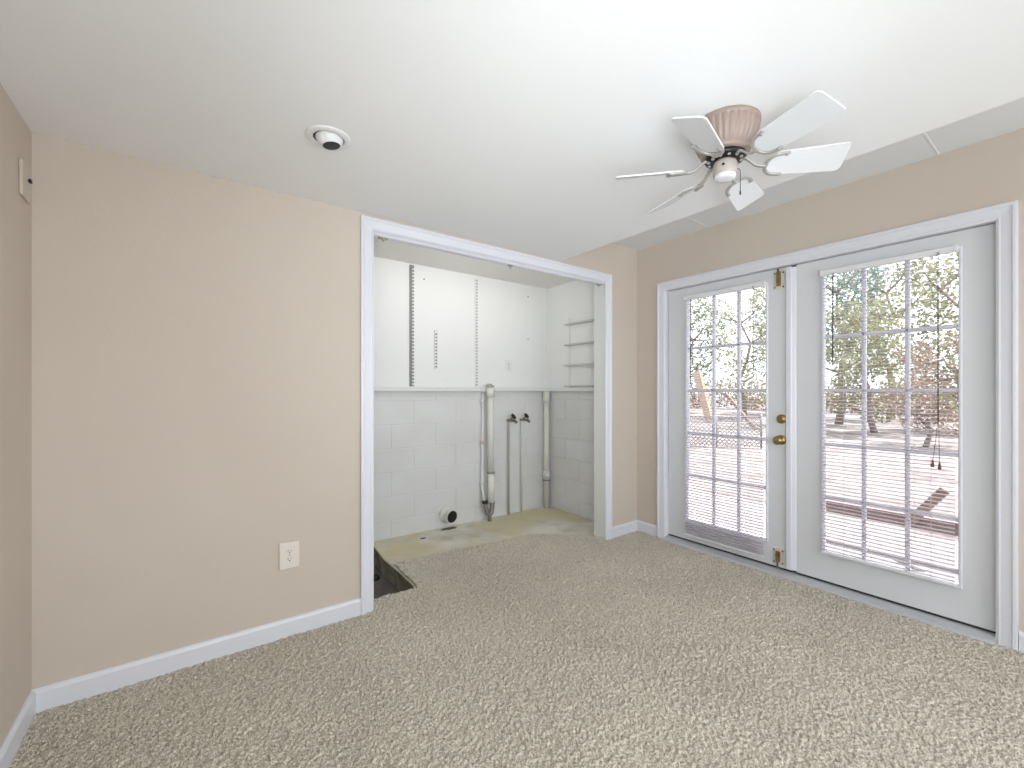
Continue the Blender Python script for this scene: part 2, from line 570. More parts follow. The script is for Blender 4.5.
block_wall('wall_closet_back', 'Y', 1.325, XCL, XCR, 'white painted block wall at the back of the closet')
block_wall('wall_closet_right', 'X', 2.60, YC, YCB, 'white painted block wall at the right side of the closet')
tag(MB().box(XCL - 0.1, XCL, YC, YCB, -0.3, top).build('wall_closet_left', M['closet']), 'white closet side wall hidden behind the left jamb', 'wall', kind='structure')
tag(MB().box(XCL, XCR, YCB, YCB + 0.1, ZL1, top).build('wall_closet_upper', M['closet']), 'smooth white panel above the ledge on the closet back wall', 'wall', kind='structure')
tag(MB().box(XCR, XCR + 0.076, YC, YCB + 0.1, ZL1, top).build('wall_closet_side_upper', M['closet']), 'smooth white panel above the ledge on the closet right wall', 'wall', kind='structure')
tag(MB().box(XCL - 0.1, XCR + 0.1, YC, YCB + 0.1, 2.318, 2.40).build('ceiling_closet', M['closet_ceiling']), 'off-white board ceiling inside the closet', 'ceiling', kind='structure')
tag(MB().box(XCL, 1.11, YC, 3.22, 2.262, 2.318).build('ceiling_soffit', M['closet_ceiling'], bevel=0.003), 'boxed soffit at the top left corner inside the closet', 'soffit', kind='structure')

# the ledge board
b = MB().box(XCL, XCR, YCB - 0.045, YCB, ZL0, ZL1)
tag(b.build('trim_5', M['bladeedge'], bevel=0.003), 'white ledge board running across the closet back wall', 'ledge', kind='structure')
tag(MB().box(XCR - 0.045, XCR, YC, YCB - 0.045, ZL0, ZL1).build('trim_6', M['bladeedge'], bevel=0.003), 'white ledge board on the closet right wall', 'ledge', kind='structure')

# ------------------------------------------------------------------ baseboards
BH = 0.092


def baseboard(name, p0, p1, n, lab):
    p0, p1, n = Vector((*p0, 0)), Vector((*p1, 0)), Vector((*n, 0))
    prof = [(0, -0.02), (0.014, -0.02), (0.014, BH - 0.016), (0.011, BH - 0.008), (0.005, BH), (0, BH)]
    rings = [[p + n * t + Vector((0, 0, z)) for t, z in prof] for p in (p0, p1)]
    tag(MB().loft(rings).build(name, M['trim']), lab, 'baseboard', kind='structure')


baseboard('baseboard_left', (XL, YR), (XL, YB - 0.014), (1, 0), 'white baseboard along the left wall')
baseboard('baseboard_back', (XL, YB), (0.734, YB), (0, -1), 'white baseboard between the left corner and the closet casing')
baseboard('baseboard_corner', (2.78, YB), (XR - 0.014, YB), (0, -1), 'short white baseboard between the closet casing and the corner')
baseboard('baseboard_right', (XR, YB), (XR, 2.178), (-1, 0), 'short white baseboard between the corner and the door casing')
baseboard('baseboard_end', (XR, 0.216), (XR, YR), (-1, 0), 'white baseboard right of the door casing')

# ------------------------------------------------------------------ casings
PROF = [(0, 0), (0, 0.019), (0.006, 0.021), (0.013, 0.021), (0.017, 0.016), (0.024, 0.0145), (0.044, 0.012), (0.05, 0.013), (0.055, 0.009), (0.058, 0.007), (0.058, 0)]


def casing(name, pl, u0, u1, top_z, scale, lab):
    """mitred three-sided frame on plane Y=YB (pl 'Y') or X=XR (pl 'X')"""
    rings = []
    for k in range(4):
        ring = []
        for w, t in PROF:
            w *= scale
            u = u0 + w if k < 2 else u1 - w
            z = top_z - w if k in (1, 2) else -0.015
            ring.append((u, YB - t, z) if pl == 'Y' else (XR - t, u, z))
        rings.append(ring)
    tag(MB().loft(rings).build(name, M['trim']), lab, 'casing', kind='structure')


casing('trim_7', 'Y', 0.733, 2.779, 2.179, 1.16, 'white moulded casing around the closet opening')
casing('trim_8', 'X', 0.218, 2.178, 2.116, 1.22, 'white moulded casing around the pair of doors')

# jamb boards of both openings
b = MB().box(OX0 - 0.012, OX0 + 0.006, YB - 0.004, YC + 0.002, -0.01, OZ + 0.03).box(OX1 - 0.006, OX1 + 0.012, YB - 0.004, YC + 0.002, -0.01, OZ + 0.03).box(OX0, OX1, YB - 0.004, YC + 0.002, OZ + 0.012, OZ + 0.03)
tag(b.build('trim_9', M['bladeedge']), 'white jamb boards lining the closet opening', 'jamb', kind='structure')
b = MB().box(XR - 0.004, XR + 0.12, DY0 - 0.012, DY0 - 0.001, -0.02, DZ + 0.012).box(XR - 0.004, XR + 0.12, DY1 + 0.001, DY1 + 0.012, -0.02, DZ + 0.012).box(XR - 0.004, XR + 0.12, DY0 - 0.012, DY1 + 0.012, DZ + 0.001, DZ + 0.012)
tag(b.build('trim_10', M['trim']), 'white jamb boards around the pair of doors', 'jamb', kind='structure')

# threshold
b = MB()
prof = [(3.082, -0.02), (3.082, 0.006), (3.094, 0.016), (3.135, 0.027), (3.15, 0.030), (3.25, 0.030), (3.25, -0.02)]
b.loft([[(x, DY0, z) for x, z in prof], [(x, DY1, z) for x, z in prof]])
tag(b.build('trim_11', M['alu']), 'low metal threshold under the pair of doors', 'threshold', kind='structure')


# ------------------------------------------------------------------ the glazed doors
def door(name, y0, y1, ly0, ly1, lz0, lz1, vy, lab):
    d = empty(name, (XD, (y0 + y1) / 2, 0.04), lab, 'door', kind='structure')
    z0, z1 = 0.043, DZ - 0.004
    xa, xb = XD, XD + 0.044
    iy0, iy1, iz0, iz1 = ly0 + 0.011, ly1 - 0.011, lz0 + 0.016, lz1 - 0.011
    b = MB().box(xa, xb, y0, iy0, z0, z1).box(xa, xb, iy1, y1, z0, z1).box(xa, xb, iy0, iy1, z0, iz0).box(xa, xb, iy0, iy1, iz1, z1)
    b.build('door_panel', M['door'], d)
    # raised lite frame, mitred
    fr = MB()
    pr = [(0, 0.0), (0.001, 0.007), (0.004, 0.010), (0.010, 0.010), (0.015, 0.004), (0.017, -0.016), (0.011, -0.016)]
    rings = []
    for cy, cz, sy, sz in ((ly0, lz0, 1, 1), (ly1, lz0, -1, 1), (ly1, lz1, -1, -1), (ly0, lz1, 1, -1), (ly0, lz0, 1, 1)):
        rings.append([(XD - t, cy + sy * w, cz + sz * w) for w, t in pr])
    fr.loft(rings, caps=False)
    f = fr.build('lite_frame', M['trim'], d)
    gy0, gy1, gz0, gz1 = ly0 + 0.026, ly1 - 0.026, lz0 + 0.026, lz1 - 0.026
    MB().box(XD + 0.020, XD + 0.024, iy0, iy1, iz0, iz1).build('glass', M['glass'], d)
    g = MB()
    for y in vy:
        g.loft([[(XD + 0.005, y - 0.005, z), (XD + 0.012, y - 0.010, z), (XD + 0.032, y - 0.010, z), (XD + 0.039, y - 0.005, z), (XD + 0.039, y + 0.005, z), (XD + 0.032, y + 0.010, z), (XD + 0.012, y + 0.010, z), (XD + 0.005, y + 0.005, z)] for z in (iz0, iz1)])
    for z in (1.557, 1.224, 0.889, 0.556):
        g.loft([[(XD + 0.005, y, z - 0.005), (XD + 0.012, y, z - 0.010), (XD + 0.032, y, z - 0.010), (XD + 0.039, y, z - 0.005), (XD + 0.039, y, z + 0.005), (XD + 0.032, y, z + 0.010), (XD + 0.012, y, z + 0.010), (XD + 0.005, y, z + 0.005)] for y in (iy0, iy1)])
    g.build('muntin_grid', M['trim'], d)
    MB().box(XD + 0.004, XD + 0.040, y0, y1, 0.031, 0.043).build('door_sweep', M['dark'], d)
    return d


d_left = door('door_1', 1.190, 2.098, 1.330, 1.945, 0.190, 1.958, (1.722, 1.536), 'white glazed door with brass knob, left one of the pair')
d_right = door('door_2', 0.292, 1.158, 0.405, 1.021, 0.208, 1.958, (0.812, 0.620), 'white glazed door without a knob, right one of the pair')
# astragal
b = MB()
prof = [(XD + 0.001, 1.216), (XD - 0.014, 1.216), (XD - 0.018, 1.212), (XD - 0.018, 1.186), (XD - 0.012, 1.180), (XD - 0.008, 1.168), (XD - 0.004, 1.160), (XD + 0.001, 1.158)]
b.loft([[(x, y, 0.05) for x, y in prof], [(x, y, 2.030) for x, y in prof]])
b.build('astragal', M['trim'], d_left)
MB().box(XD + 0.001, XD + 0.04, 1.159, 1.189, 0.036, DZ - 0.004).build('astragal_core', M['dark'], d_left)

# knob and deadbolt
md = facing((XD, 1.251, 0.894), (-1, 0, 0))
k = MB().lathe([(0.033, 0), (0.033, 0.003), (0.029, 0.007), (0.015, 0.011), (0.0125, 0.018), (0.0125, 0.03), (0.018, 0.034), (0.026, 0.042), (0.0285, 0.052), (0.026, 0.06), (0.017, 0.065), (0.004, 0.066)], md, 32).build('door_knob', M['brass'], d_left)
MB().lathe([(0.007, 0.0655), (0.007, 0.069), (0.005, 0.070)], md, 16).build('lock_button', M['dullbrass'], k)
md = facing((XD, 1.247, 1.034), (-1, 0, 0))
k = MB().lathe([(0.031, 0), (0.031, 0.005), (0.027, 0.011), (0.012, 0.013), (0.011, 0.017)], md, 32).build('deadbolt', M['brass'], d_left)
MB().box(-0.005, 0.005, -0.019, 0.019, 0.014, 0.028, md @ Matrix.Rotation(math.radians(25), 4, 'Z')).build('thumb_turn', M['dullbrass'], k)


def slide_bolt(yc, za, zb, up):
    p = MB().box(XD - 0.004, XD + 0.0005, yc - 0.034, yc + 0.034, za, zb).build('slide_bolt', M['ivory'], d_left, bevel=0.0015)
    s = MB()
    for sy in (-1, 1):
        for z in (za + 0.014, zb - 0.014):
            s.lathe([(0.005, 0.0), (0.005, 0.0015), (0.002, 0.003)], facing((XD - 0.004, yc + sy * 0.026, z), (-1, 0, 0)), 10)
    s.build('screws', M['dark'], p)
    c = MB().box(XD - 0.016, XD - 0.003, yc - 0.013, yc + 0.013, za + 0.02, zb - 0.004 if up else zb - 0.02)
    c.build('bolt_sleeve', M['brass'], p, bevel=0.003)
    z0, z1 = (za + 0.055, zb + 0.012) if up else (za - 0.018, zb - 0.05)
    r = MB().tube([(XD - 0.017, yc, z0), (XD - 0.017, yc, z1)], 0.006, 12)
    zh = za + 0.045 if up else zb - 0.045
    r.tube([(XD - 0.016, yc, zh), (XD - 0.034, yc, zh + 0.004)], [0.005, 0.0065], 10)
    r.build('bolt_rod', M['dullbrass'], p)


slide_bolt(1.262, 1.902, 2.024, True)
slide_bolt(1.266, 0.058, 0.168, False)


# ------------------------------------------------------------------ blinds hanging on the doors
def blind(y0, y1, z_top, z_bot, lab, tilt, wand_y, wand_z, cord_y, cord_z, tassel):
    X = XD - 0.028
    o = empty('window_blind', (X, (y0 + y1) / 2, z_bot), lab, 'blind', 'mini blinds on the doors')
    h = MB()
    prof = [(-0.014, 0), (-0.016, 0.028), (-0.012, 0.030), (-0.012, 0.027), (0.012, 0.027), (0.012, 0.030), (0.016, 0.028), (0.014, 0)]
    h.loft([[(X + x, y, z_top - 0.030 + z) for x, z in prof] for y in (y0, y1)])
    hr = h.build('headrail', M['plastic'], o)
    for y in (y0, y1):
        v = MB()
        v.box(X - 0.0175, X + 0.0175, y - 0.002, y + 0.002, z_top - 0.032, z_top + 0.002)
        v.box(X + 0.014, XD + 0.001, y - 0.006, y + 0.006, z_top - 0.03, z_top)
        v.build('mounting_bracket', M['plastic'], hr)
    n = int((z_top - 0.045 - z_bot - 0.016) / 0.0205)
    s = MB()
    ct, st = math.cos(tilt), math.sin(tilt)
    ys = [y0 + 0.004, y1 - 0.004]
    zt = z_top - 0.047
    for i in range(n):
        z = zt - i * (zt - z_bot - 0.024) / max(1, n - 1)
        topc, botc = [], []
        for k in range(5):
            u = -0.0125 + 0.025 * k / 4
            c = 0.0016 * (1 - (u / 0.0125) ** 2)
            for lst, e in ((topc, 0.0003), (botc, -0.0003)):
                lst.append((u * ct - (c + e) * st, u * st + (c + e) * ct))
        ring = topc + botc[::-1]
        s.loft([[(X + a, y, z + b_) for a, b_ in ring] for y in ys], smooth=False)
    s.build('slats', M['slat'], o)
    MB().box(X - 0.012, X + 0.012, y0 + 0.002, y1 - 0.002, z_bot, z_bot + 0.014).build('bottom_rail', M['plastic'], o, bevel=0.003)
    l = MB()
    w = y1 - y0
    for y in (y0 + 0.16 * w, y1 - 0.20 * w, y0 + 0.27 * w):
        for dx in (-0.0135, 0.0135):
            l.tube([(X + dx, y, z_top - 0.03), (X + dx, y, z_bot + 0.01)], 0.0006, 5)
    l.build('ladder_cords', M['cordw'], o)
    MB().tube([(X - 0.018, wand_y, z_top - 0.026), (X - 0.021, wand_y, z_top - 0.05), (X - 0.021, wand_y + 0.001, wand_z)], [0.002, 0.0034, 0.0034], 6).build('tilt_wand', M['wand'], o)
    pc = MB().tube([(X - 0.018, cord_y, z_top - 0.02), (X - 0.020, cord_y, 1.7), (X - 0.020, cord_y, cord_z)], 0.0012, 5)
    pc.tube([(X - 0.018, cord_y + 0.006, z_top - 0.02), (X - 0.020, cord_y + 0.004, 1.7), (X - 0.020, cord_y + 0.003, cord_z)], 0.0012, 5)
    if tassel:
        pc.tube([(X - 0.020, cord_y, cord_z), (X - 0.021, cord_y - 0.004, cord_z - 0.21)], 0.0012, 5)
        pc.tube([(X - 0.020, cord_y + 0.003, cord_z), (X - 0.021, cord_y + 0.022, cord_z - 0.20)], 0.0012, 5)
    pc = pc.build('pull_cord', M['cord'], o)
    if tassel:
        for dy, dz in ((-0.004, -0.21), (0.022, -0.20)):
            mt = T(X - 0.021, cord_y + dy, cord_z + dz)
            MB().lathe([(0.0015, 0.012), (0.004, 0.006), (0.0075, -0.022), (0.006, -0.026), (0.001, -0.027)], mt, 12).build('tassel', M['tassel'], pc)
    return o


blind(1.344, 1.934, 1.968, 0.086, 'white mini blind reaching below the glass on the left door', math.radians(4), 1.872, 1.27, 1.405, 1.36, False)
blind(0.424, 1.012, 1.962, 0.222, 'white mini blind with brown cord tassels on the right door', math.radians(4), 0.945, 1.395, 0.486, 1.05, True)


# ------------------------------------------------------------------ ceiling fan
FX, FY, FZ = 1.57, 0.81, 2.04
fan = empty('ceiling_fan', (FX, FY, ZC), 'white six-bladed hugger fan with pinkish fluted housing under the ceiling', 'ceiling fan')
mf = T(FX, FY, 0)
flute = lambda t, z: 1 + (0.045 * (abs(math.sin(t * 16)) - 0.5) if 2.102 < z < 2.178 else 0)
MB().lathe([(0.112, ZC), (0.116, ZC - 0.004), (0.116, 2.183), (0.112, 2.179), (0.112, 2.177), (0.108, 2.155), (0.100, 2.130), (0.089, 2.104), (0.084, 2.100), (0.082, 2.097), (0.084, 2.092), (0.080, 2.084), (0.06, 2.082)], mf, 240, flute).build('fan_housing', M['fanbody'], fan)
fw = MB().lathe([(0.05, 2.084), (0.068, 2.082), (0.070, 2.074), (0.066, 2.066), (0.04, 2.064)], mf, 40).build('flywheel', M['black'], fan)
s = MB()
for k in range(12):
    t = 2 * PI * k / 12 + 0.2
    s.lathe([(0.006, 2.066), (0.006, 2.061), (0.004, 2.059)], T(FX + 0.055 * math.cos(t), FY + 0.055 * math.sin(t), 0), 8)
s.build('flywheel_screws', M['greyarm'], fw)
MB().lathe([(0.030, 2.066), (0.037, 2.060), (0.0405, 2.052), (0.0405, 2.018), (0.039, 2.012), (0.03, 2.010)], mf, 40).build('switch_housing', M['switch'], fan)
MB().lathe([(0.036, 2.013), (0.036, 2.005), (0.034, 1.999), (0.018, 1.996), (0.002, 1.996)], mf, 40).build('bottom_cap', M['blade'], fan)
# pull chain on the side facing the doors
ca = math.radians(-38)
px, py = FX + 0.047 * math.cos(ca), FY + 0.047 * math.sin(ca)
ch = MB().tube([(FX + 0.04 * math.cos(ca), FY + 0.04 * math.sin(ca), 2.036), (px + 0.006, py - 0.003, 2.036), (px + 0.009, py - 0.004, 2.030), (px + 0.009, py - 0.004, 1.955)], 0.0013, 6)
ch.lathe([(0.001, 1.958), (0.003, 1.954), (0.003, 1.944), (0.001, 1.940)], T(px + 0.009, py - 0.004, 0), 8)
ch.build('pull_chain', M['dark'], fan)
ml = facing((FX + 0.0405 * math.cos(math.radians(-160)), FY + 0.0405 * math.sin(math.radians(-160)), 2.036), (math.cos(math.radians(-160)), math.sin(math.radians(-160)), 0))
MB().lathe([(0.0045, -0.002), (0.0045, 0.003), (0.002, 0.005)], ml, 12).build('reverse_switch', M['black'], fan)

PITCH = math.radians(-22)
R0, R1 = 0.142, 0.393
HWR, HWT = 0.048, 0.057


def blade_outline():
    pts = []
    for k in range(9):                       # rounded root
        a = PI / 2 + PI * k / 8
        pts.append((R0 + 0.035 + 0.035 * math.cos(a), HWR * math.sin(a)))
    n = 6
    for k in range(1, n):
        u = k / n
        pts.append((R0 + 0.035 + (R1 - 0.022 - R0 - 0.035) * u, -(HWR + (HWT - HWR) * u)))
    for k in range(6):
        a = -PI / 2 + PI / 2 * k / 5
        pts.append((R1 - 0.022 + 0.016 * math.cos(a), -HWT + 0.016 + 0.016 * math.sin(a)))
    for k in range(6):
        a = PI / 2 * k / 5
        pts.append((R1 - 0.018 + 0.018 * math.cos(a), HWT - 0.018 + 0.018 * math.sin(a)))
    for k in range(1, n):
        u = 1 - k / n
        pts.append((R0 + 0.035 + (R1 - 0.022 - R0 - 0.035) * u, (HWR + (HWT - HWR) * u)))
    return pts


mp = T(0, 0, FZ - ZC) @ Matrix.Rotation(PITCH, 4, 'X')
ol = blade_outline()
blade_mb = MB().loft([[(x, y, -0.0025) for x, y in ol], [(x, y, 0.0025) for x, y in ol]], mtx=mp)
arm = MB()


def flat_path(pts, w, t0):
    """flat bent strap through pts (x, y, z), w half width"""
    pts = [Vector(p) for p in pts]
    rings = []
    for i, p in enumerate(pts):
        d = (pts[min(i + 1, len(pts) - 1)] - pts[max(i - 1, 0)]).normalized()
        a = d.cross(Vector((0, 0, 1))).normalized()
        u = a.cross(d).normalized()
        ww = w[i] if isinstance(w, (list, tuple)) else w
        rings.append([p + a * ww * c + u * t0 * s_ for c, s_ in ((-1, -0.6), (-0.6, -1), (0.6, -1), (1, -0.6), (1, 0.6), (0.6, 1), (-0.6, 1), (-1, 0.6))])
    arm.loft(rings, True)


flat_path([(0.050, 0, 2.071 - ZC), (0.072, 0, 2.066 - ZC), (0.088, 0, 2.052 - ZC), (0.100, 0, 2.040 - ZC), (0.116, 0, 2.034 - ZC), (0.136, 0, 2.032 - ZC)], [0.011, 0.009, 0.006, 0.006, 0.0065, 0.008], 0.0035)
for sgn in (-1, 1):
    pth = [Vector((0.136, 0, -0.0065))]
    for k in range(1, 8):
        a = PI - (PI / 2) * k / 7
        pth.append(Vector((R0 + 0.036 + 0.044 * math.cos(a), sgn * (HWR - 0.004) * math.sin(a), -0.0065)))
    pth.append(Vector((R0 + 0.058, sgn * (HWR - 0.003), -0.0065)))
    flat_path([mp @ p for p in pth], 0.0062, 0.0038)
    for q in (Vector((R0 + 0.048, sgn * (HWR - 0.006), 0)),):
        arm.lathe([(0.0055, -0.010), (0.0055, -0.012), (0.003, -0.0135)], mp @ T(q.x, q.y, 0), 10)


def build_local(mb, name, material, parent):
    m = bpy.data.meshes.new(name)
    m.from_pydata(mb.v, [], mb.f)
    m.polygons.foreach_set('use_smooth', mb.s)
    m.materials.append(material)
    o = bpy.data.objects.new(name, m)
    C.objects.link(o)
    o.parent = parent
    return o


bl0 = build_local(blade_mb, 'fan_blade', M['blade'], fan)
arm0 = build_local(arm, 'blade_arm', M['greyarm'], bl0)
for k in range(6):
    bl, ar = bl0, arm0
    if k:
        bl = bl0.copy()
        C.objects.link(bl)
        ar = arm0.copy()
        C.objects.link(ar)
        ar.parent = bl
    bl.rotation_euler.z = math.radians(-167.8 + 60 * k)

# ------------------------------------------------------------------ eyeball light in the ceiling
ex, ey = 0.420, 1.760
e = empty('recessed_light', (ex, ey, ZC), 'white eyeball downlight with black opening set in the ceiling', 'ceiling light')
me = T(ex, ey, 0)
b = MB().lathe([(0.082, ZC), (0.082, ZC - 0.003), (0.077, ZC - 0.006), (0.062, ZC - 0.0085), (0.057, ZC - 0.007), (0.0565, ZC)], me, 48)
b.build('trim_ring', M['plastic'], e)
MB().lathe([(0.0565, ZC + 0.000), (0.0565, ZC - 0.002), (0.046, ZC - 0.002)], me, 48).build('gap_ring', M['black'], e)
mt = T(ex + 0.003, ey, ZC + 0.010) @ Matrix.Scale(1.06, 4) @ Vector((0.16, -0.06, -1)).to_track_quat('Z', 'Y').to_matrix().to_4x4()
R = 0.049
prof = [(R * math.sin(a), R * math.cos(a)) for a in [PI * 0.50 - (PI * 0.50 - 0.70) * k / 12 for k in range(13)]]
ey_o = MB().lathe(prof + [(0.0305, 0.0385), (0.030, 0.030), (0.02, 0.028)], mt, 48).build('eyeball', M['plastic'], e)
MB().lathe([(0.0303, 0.034), (0.0303, 0.0368), (0.026, 0.0372), (0.012, 0.0378), (0.004, 0.0378)], mt, 40).build('lens', M['black'], ey_o)


# ------------------------------------------------------------------ outlets and wall plates
def outlet(x, z, w, h, yw, lab, pm, pt=0.0065):
    o = empty('wall_outlet', (x, yw, z), lab, 'outlet')
    MB().box(x - w / 2, x + w / 2, yw - pt, yw, z - h / 2, z + h / 2).build('cover_plate', M[pm], o, bevel=0.003)
    yw = yw - pt + 0.0065
    for s in (-1, 1):
        zc = z + s * 0.0195
        pts = [(0.0165 * math.cos(t), max(-0.0125, min(0.0125, 0.0165 * math.sin(t)))) for t in [2 * PI * k / 28 for k in range(28)]]
        r = MB().loft([[(x + a, yw - 0.006, zc + c) for a, c in pts], [(x + a * 0.97, yw - 0.0085, zc + c * 0.97) for a, c in pts]]).build('receptacle', M[pm], o)
        sl = MB().box(x - 0.0075, x - 0.0052, yw - 0.0092, yw - 0.008, zc - 0.001, zc + 0.0075).box(x + 0.0052, x + 0.0075, yw - 0.0092, yw - 0.008, zc, zc + 0.0065)
        sl.lathe([(0.003, 0), (0.003, 0.0007)], facing((x, yw - 0.0085, zc - 0.0062), (0, -1, 0)), 12)
        sl.build('slots', M['dark'], r)
    MB().lathe([(0.003, 0), (0.003, 0.001), (0.001, 0.0016)], facing((x, yw - 0.0064, z), (0, -1, 0)), 12).build('screw', M['grey'], o)


outlet(0.383, 0.405, 0.089, 0.131, YB, 'ivory duplex outlet low on the beige wall', 'ivoryplate', 0.012)
outlet(2.537, 1.470, 0.074, 0.118, YCB, 'white outlet above the ledge in the closet', 'plastic')

o = empty('wall_plate', (XL, 2.306, 1.975), 'beige blank wall plate with a black hole, high by the left corner', 'wall plate')
MB().box(XL, XL + 0.010, 2.240, 2.335, 1.912, 2.036).build('plate', M['beige'], o, bevel=0.004)
MB().box(XL + 0.0115, XL + 0.019, 2.295, 2.312, 1.977, 1.990).build('toggle', M['black'], o, bevel=0.002)


# ------------------------------------------------------------------ closet fittings
def standard(x, z0, z1, w, lab, pm, sm, s0, s1):
    o = empty('shelf_standard', (x, YCB, z0), lab, 'shelf standard', 'slotted shelf standards on the closet back wall')
    t = 0.014
    prof = [(-w / 2, 0), (-w / 2, t), (-w / 2 + 0.002, t), (w / 2 - 0.002, t), (w / 2, t), (w / 2, 0)]
    MB().loft([[(x + a, YCB - c, z) for a, c in prof] for z in (z0, z1)]).build('channel', M[pm], o)
    s = MB()
    z = z0 + 0.012
    while z < z1 - 0.02:
        s.box(x + w * s0, x + w * s1, YCB - t - 0.0006, YCB - t + 0.001, z, z + 0.013)
        z += 0.029
    s.build('slots', M[sm], o)


M['stdgrey'] = mat('grey shelf metal', (138, 137, 133), 0.5)
M['slotgrey'] = mat('grey slot', (128, 126, 122), 0.7)
M['slotpale'] = mat('pale grey slot', (170, 169, 165), 0.7)
standard(1.508, 1.262, 2.302, 0.036, 'tall slotted shelf standard, left of the two long ones in the closet', 'stdgrey', 'bladeedge', 0.05, 0.505)
standard(2.158, 1.262, 2.284, 0.030, 'tall slotted shelf standard above the drain pipe, right long one', 'bladeedge', 'slotpale', -0.25, 0.3)
standard(1.737, 1.418, 1.765, 0.030, 'short slotted shelf standard between the two long ones', 'bladeedge', 'slotgrey', -0.3, 0.25)

# shallow rack on the right side wall
M['rackshelf'] = mat('pale grey rack enamel', (206, 205, 200), 0.5)
o = empty('wall_rack', (XCR, 2.95, 1.26), 'narrow white wall rack of four thin shelves at the closet right wall', 'wall rack')
MB().box(XCR - 0.012, XCR, 3.142, 3.156, 1.256, 1.955).build('upright', M['bladeedge'], o)
for z in (1.885, 1.68, 1.475, 1.268):
    MB().box(XCR - 0.05, XCR, 2.60, 3.185, z - 0.004, z + 0.012).build('shelf', M['rackshelf'], o, bevel=0.002)

# nails left in the upper panel
for x, z, lab in ((1.625, 2.20, 'nail head high on the closet panel right of the left shelf standard'), (2.79, 2.20, 'upper nail head near the right corner of the closet'), (2.79, 1.76, 'lower nail head near the right corner of the closet')):
    b = MB().lathe([(0.007, 0), (0.007, 0.002), (0.003, 0.004)], facing((x, YCB, z), (0, -1, 0)), 10)
    tag(b.build('wall_nail', M['grey'], origin=(x, YCB, z)), lab, 'nail', 'nails in the closet panel')

# drain standpipe with trap
PX, PY = 2.268, YCB - 0.085
o = empty('drain_pipe', (PX, PY, 0), 'white drain standpipe with grey trap passing the ledge in the closet', 'pipe')
MB().tube([(PX, PY, 0.45), (PX, PY, 1.21)], 0.030, 24).build('riser', M['pvc'], o)
MB().tube([(PX, PY, 1.165), (PX, PY, 1.252)], 0.037, 24).build('coupling', M['pvc'], o)
st = MB().tube([(PX - 0.012, PY, 1.25), (PX - 0.012, PY, 1.29)], [0.026, 0.024], 20)
st.tube([(PX - 0.045, PY, 1.266), (PX + 0.04, PY, 1.266)], 0.008, 10)
st.build('top_stub', M['shelfgrey'], o)
MB().tube([(PX + 0.002, PY, 0.165), (PX + 0.008, PY, 0.30), (PX + 0.004, PY, 0.45)], [0.034, 0.035, 0.033], 24).build('sleeve', M['pvc'], o)
MB().tube([(PX + 0.004, PY, 0.442), (PX + 0.004, PY, 0.452)], 0.038, 24).build('joint_ring', M['grey'], o)
tr = MB()
tr.tube([(PX - 0.062, PY, 0.175), (PX - 0.056, PY, 0.125), (PX - 0.036, PY, 0.065), (PX - 0.012, PY, 0.045), (PX + 0.008, PY, 0.065), (PX + 0.02, PY, 0.12), (PX + 0.018, PY, 0.17)], [0.022, 0.022, 0.023, 0.024, 0.023, 0.023, 0.026], 18)
tr.tube([(PX - 0.012, PY, 0.05), (PX - 0.012, PY, -0.01)], 0.018, 16)
tr = tr.build('trap', M['grey'], o)
MB().tube([(PX - 0.062, PY, 0.165), (PX - 0.062, PY, 0.188)], 0.030, 20).build('slip_nut', M['dark'], tr)
v = MB().tube([(PX - 0.062, PY + 0.01, 0.185), (PX - 0.058, PY + 0.055, 0.30), (PX - 0.05, PY + 0.065, 0.70), (PX - 0.045, PY + 0.065, 1.205)], 0.014, 14)
v = v.build('vent_line', M['block'], o)
for z, pm in ((0.33, 'block'), (0.715, 'clip'), (1.11, 'block')):
    MB().tube([(PX - 0.055, PY + 0.062, z), (PX - 0.055, PY + 0.062, z + 0.035)], 0.020, 14).build('pipe_clip', M[pm], v)

QX, QY = 2.995, YCB - 0.055
o = empty('vent_pipe', (QX, QY, 0), 'white plastic pipe standing in the closet corner under the ledge', 'pipe')
MB().tube([(QX, QY, -0.006), (QX, QY, 1.218)], 0.030, 24).build('riser', M['pvc'], o)
MB().tube([(QX, QY, 1.10), (QX, QY, 1.2165)], 0.037, 24).build('coupling', M['pvc'], o)
MB().tube([(QX, QY, 0.29), (QX, QY, 0.38)], [0.037, 0.037], 24).build('coupling', M['pvc'], o)
MB().tube([(QX, QY, 0.278), (QX, QY, 0.290)], 0.041, 24).build('joint_ring', M['grey'], o)


def faucet(x, lab, pm):
    o = empty('water_tap', (x, YCB, 0), lab, 'water tap', 'washer supply taps in the closet')
    y = YCB - 0.03
    MB().tube([(x, y, -0.006), (x, y, 0.90), (x + 0.002, y, 0.925)], 0.010, 14).build('supply_pipe', M[pm], o)
    b = MB().tube([(x - 0.022, y - 0.005, 0.930), (x + 0.018, y - 0.008, 0.930), (x + 0.045, y - 0.035, 0.925)], [0.010, 0.014, 0.012], 14)
    b.tube([(x + 0.045, y - 0.03, 0.932), (x + 0.058, y - 0.055, 0.905)], [0.013, 0.014], 14)
    b.tube([(x + 0.016, y - 0.005, 0.93), (x + 0.032, y - 0.028, 0.965)], [0.010, 0.007], 12)
    b.build('valve_body', M['dullbrass'], o)
    hm = facing((x + 0.034, y - 0.03, 0.966), (0.35, -0.7, 0.6))
    MB().lathe([(0.006, -0.006), (0.026, -0.002), (0.031, 0.005), (0.029, 0.012), (0.014, 0.014), (0.006, 0.017), (0.003, 0.018)], hm, 32, lambda t, z: 1 + 0.06 * math.cos(8 * t)).build('handle', M['black'], o)
    return o


faucet(2.522, 'washer tap with black handle, left of the two in the closet', 'shelfgrey')
faucet(2.685, 'washer tap with black handle and white-painted pipe, right of the two', 'pvc')

